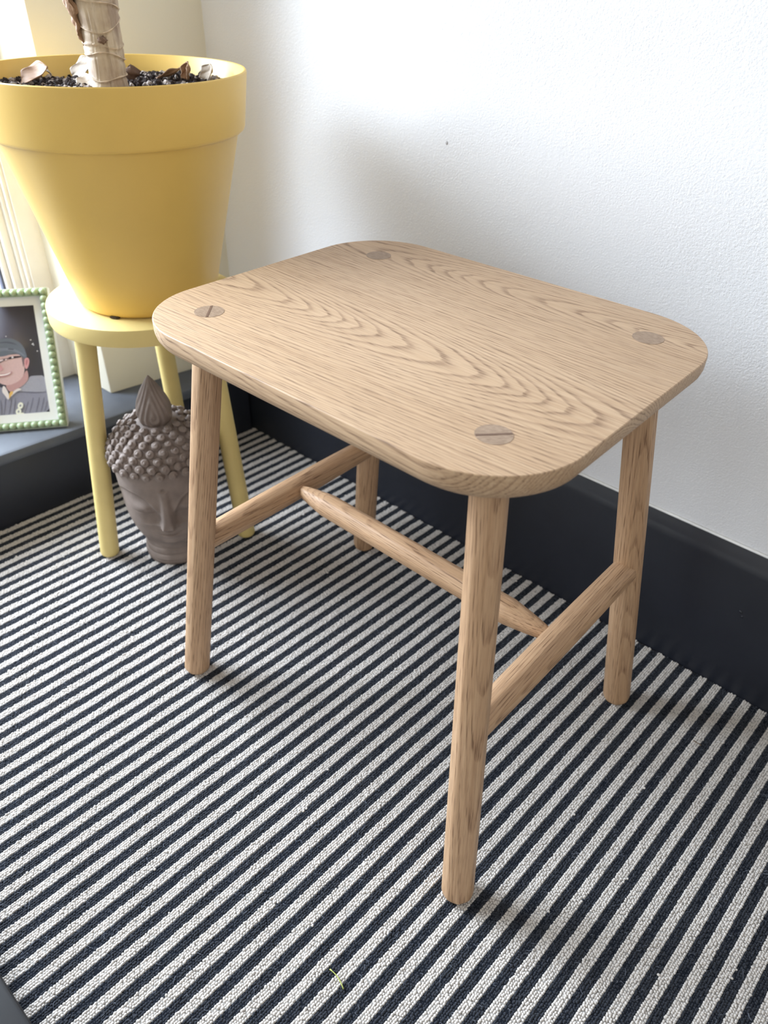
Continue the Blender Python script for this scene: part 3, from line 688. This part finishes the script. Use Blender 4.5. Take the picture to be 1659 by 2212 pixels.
    shape('neck', [(90, 1080), (280, 1040), (400, 960), (450, 850), (490, 830), (512, 960), (480, 1050), (340, 1160), (230, 1215), (175, 1225), (120, 1170)], lin(182, 142, 140))
    shape('face', [(-280, 560), (0, 560), (180, 545), (330, 530), (400, 600), (425, 700), (440, 810), (425, 910), (370, 1000), (270, 1065), (150, 1105), (40, 1085), (-60, 1020), (-180, 900), (-270, 740)], lin(202, 170, 168))
    shape('ear', [(430, 620), (490, 595), (524, 640), (520, 720), (490, 800), (455, 815), (432, 740)], lin(206, 150, 152))
    shape('ear_fold', [(455, 650), (490, 625), (500, 680), (470, 760), (455, 720)], lin(178, 118, 122))
    shape('sideburn', [(375, 590), (440, 610), (430, 680), (415, 800), (400, 690)], lin(120, 100, 104))
    shape('cap', [(-330, 570), (-320, 420), (-200, 300), (0, 250), (160, 240), (280, 280), (370, 340), (425, 420), (455, 500), (485, 595), (440, 620), (390, 585), (330, 540), (250, 515), (120, 560), (0, 580)], lin(104, 110, 122))
    shape('cap_band', [(-330, 560), (-150, 440), (60, 415), (220, 430), (340, 475), (440, 560), (440, 590), (340, 520), (200, 470), (40, 470), (-150, 510)], lin(120, 126, 138))
    shape('cap_fold', [(-100, 340), (80, 300), (220, 320), (330, 380), (210, 345), (70, 325)], lin(84, 88, 100))
    for k in range(4): shape('cap_badge', [(148+k*24, 430+k*3), (164+k*24, 428+k*3), (166+k*24, 450+k*3), (150+k*24, 454+k*3)], lin(64, 64, 78), False)
    shape('temple_bar', [(150, 590), (240, 572), (372, 568), (378, 590), (245, 612), (150, 628)], lin(48, 40, 46), False)
    shape('lens', [(-260, 640), (-40, 640), (0, 625), (80, 612), (150, 600), (160, 622), (60, 655), (0, 690), (-120, 720), (-240, 710)], lin(96, 76, 84))
    shape('lens_glint', [(-40, 640), (60, 622), (60, 645), (0, 665), (-40, 668)], lin(226, 206, 208))
    shape('lens_glint', [(85, 625), (120, 615), (122, 635), (92, 645)], lin(236, 216, 216))
    shape('hinge', [(200, 580), (238, 572), (242, 604), (206, 612)], lin(222, 214, 216))
    shape('nose', [(-90, 700), (-20, 690), (40, 760), (60, 820), (0, 840), (-90, 830)], lin(196, 146, 150))
    shape('lips', [(-140, 900), (10, 890), (120, 885), (235, 840), (190, 900), (90, 945), (0, 950), (-100, 950)], lin(164, 114, 118))
    shape('teeth', [(-120, 905), (10, 900), (110, 893), (215, 852), (160, 900), (80, 922), (0, 928), (-90, 926)], lin(234, 222, 220))
    shape('collar', [(45, 1110), (85, 1115), (150, 1240), (166, 1310), (150, 1385), (90, 1290), (30, 1220)], lin(218, 208, 206))
    shape('collar', [(160, 1300), (220, 1225), (330, 1150), (395, 1188), (330, 1205), (250, 1255), (190, 1320)], lin(214, 204, 200))
    shape('undershirt', [(165, 1225), (235, 1210), (235, 1250), (185, 1310), (160, 1360)], lin(216, 172, 96))
    def ring(cx, cy, rx, ry, rot, c, hole):
        pts = lambda k: [(cx+k*rx*math.cos(t)*math.cos(rot)-k*ry*math.sin(t)*math.sin(rot), cy+k*rx*math.cos(t)*math.sin(rot)+k*ry*math.sin(t)*math.cos(rot)) for t in np.linspace(0, 6.28, 18)[:-1]]
        shape('figure_eight', pts(1), c, False); shape('figure_eight_hole', pts(.36), hole, False)
    ring(366, 1482, 50, 62, .25, lin(226, 224, 208), lin(140, 138, 150)); ring(332, 1592, 50, 62, .25, lin(226, 224, 208), lin(140, 138, 150))
    shape('badge', [(340, 1660), (365, 1620), (410, 1610), (450, 1640), (470, 1665), (400, 1670)], lin(226, 224, 208))
    for (x, y) in ((105, 213), (545, 282), (575, 360), (600, 375), (590, 350), (668, 487)): shape('sparkle', [(x-12, y-8), (x+10, y-12), (x+14, y+8), (x-8, y+12)], lin(206, 202, 206))
    # beads
    bm = bmesh.new(); bmesh.ops.create_uvsphere(bm, u_segments=24, v_segments=14, radius=.0050); b0 = from_bm('bead', bm, M_green, root, True)
    pos = []; m_ = .0060
    for i in range(20): y = m_+(FH-2*m_)*i/19; pos += [(m_, y), (FW-m_, y)]
    for i in range(1, 14): x = m_+(FW-2*m_)*i/14; pos += [(x, m_), (x, FH-m_)]
    for i, (x, y) in enumerate(pos):
        o = b0 if i == 0 else b0.copy()
        if i: COL.objects.link(o); o.parent = root
        X(o, x, y, .0034)
    o = box('glass_pane', .009, FW-.009, .009, FH-.009, -.0045, -.0035, M_glass, bev=0)
    # easel strut behind
    st = box('easel_strut', .055, .095, .02, .165, -.0165, -.0140, M_edge, bev=.0004)
    st.matrix_basis = st.matrix_basis @ Matrix.Translation((0, .165, -.014)) @ Matrix.Rotation(RR(18), 4, 'X') @ Matrix.Translation((0, -.165, .014))
build_frame()

# ------------------------------------------------------------------ small things
prism('low_slab', [(-.30, -.4722), (.14, -.4712), (.14, -.62), (-.30, -.62)], 0, .035, M_slab, None, .003)
tag(bpy.data.objects['low_slab'], 'smooth dark grey low slab at the near left edge of the carpet', 'slab')
def straw(name, label, cat, p, q, r, m, sag=.0):
    p, q = Vector(p), Vector(q); V, F = [], []; n = 9; d = (q-p); sd = Vector((-d.y, d.x, 0)).normalized()
    for i in range(n):
        t = i/(n-1); c = p.lerp(q, t) + sd*sag*math.sin(math.pi*t); rr = r*(1.5 if i in (0, n-1) else 1)
        for k in range(6):
            b = 2*math.pi*k/6; V.append(c + sd*rr*math.cos(b) + Vector((0, 0, rr*math.sin(b))))
    for i in range(n-1):
        for k in range(6): F.append((i*6+k, i*6+(k+1) % 6, (i+1)*6+(k+1) % 6, (i+1)*6+k))
    F += [tuple(range(6))[::-1], tuple(range((n-1)*6, n*6))]
    return tag(mesh(name, V, F, m), label, cat)
straw('plant_sprig', 'tiny yellow-green plant stalk lying across a pale stripe near the bottom', 'plant sprig', (.1598, -.2820, .0012), (.1789, -.2852, .0012), .00045, plain('straw_green', lin(176, 184, 96), .6), .0016)
straw('splinter', 'tiny brown splinter on the carpet right of the stool', 'splinter', (.2945, .1565, .0010), (.3035, .1562, .0010), .0004, plain('splinter_brown', lin(110, 88, 60), .6))
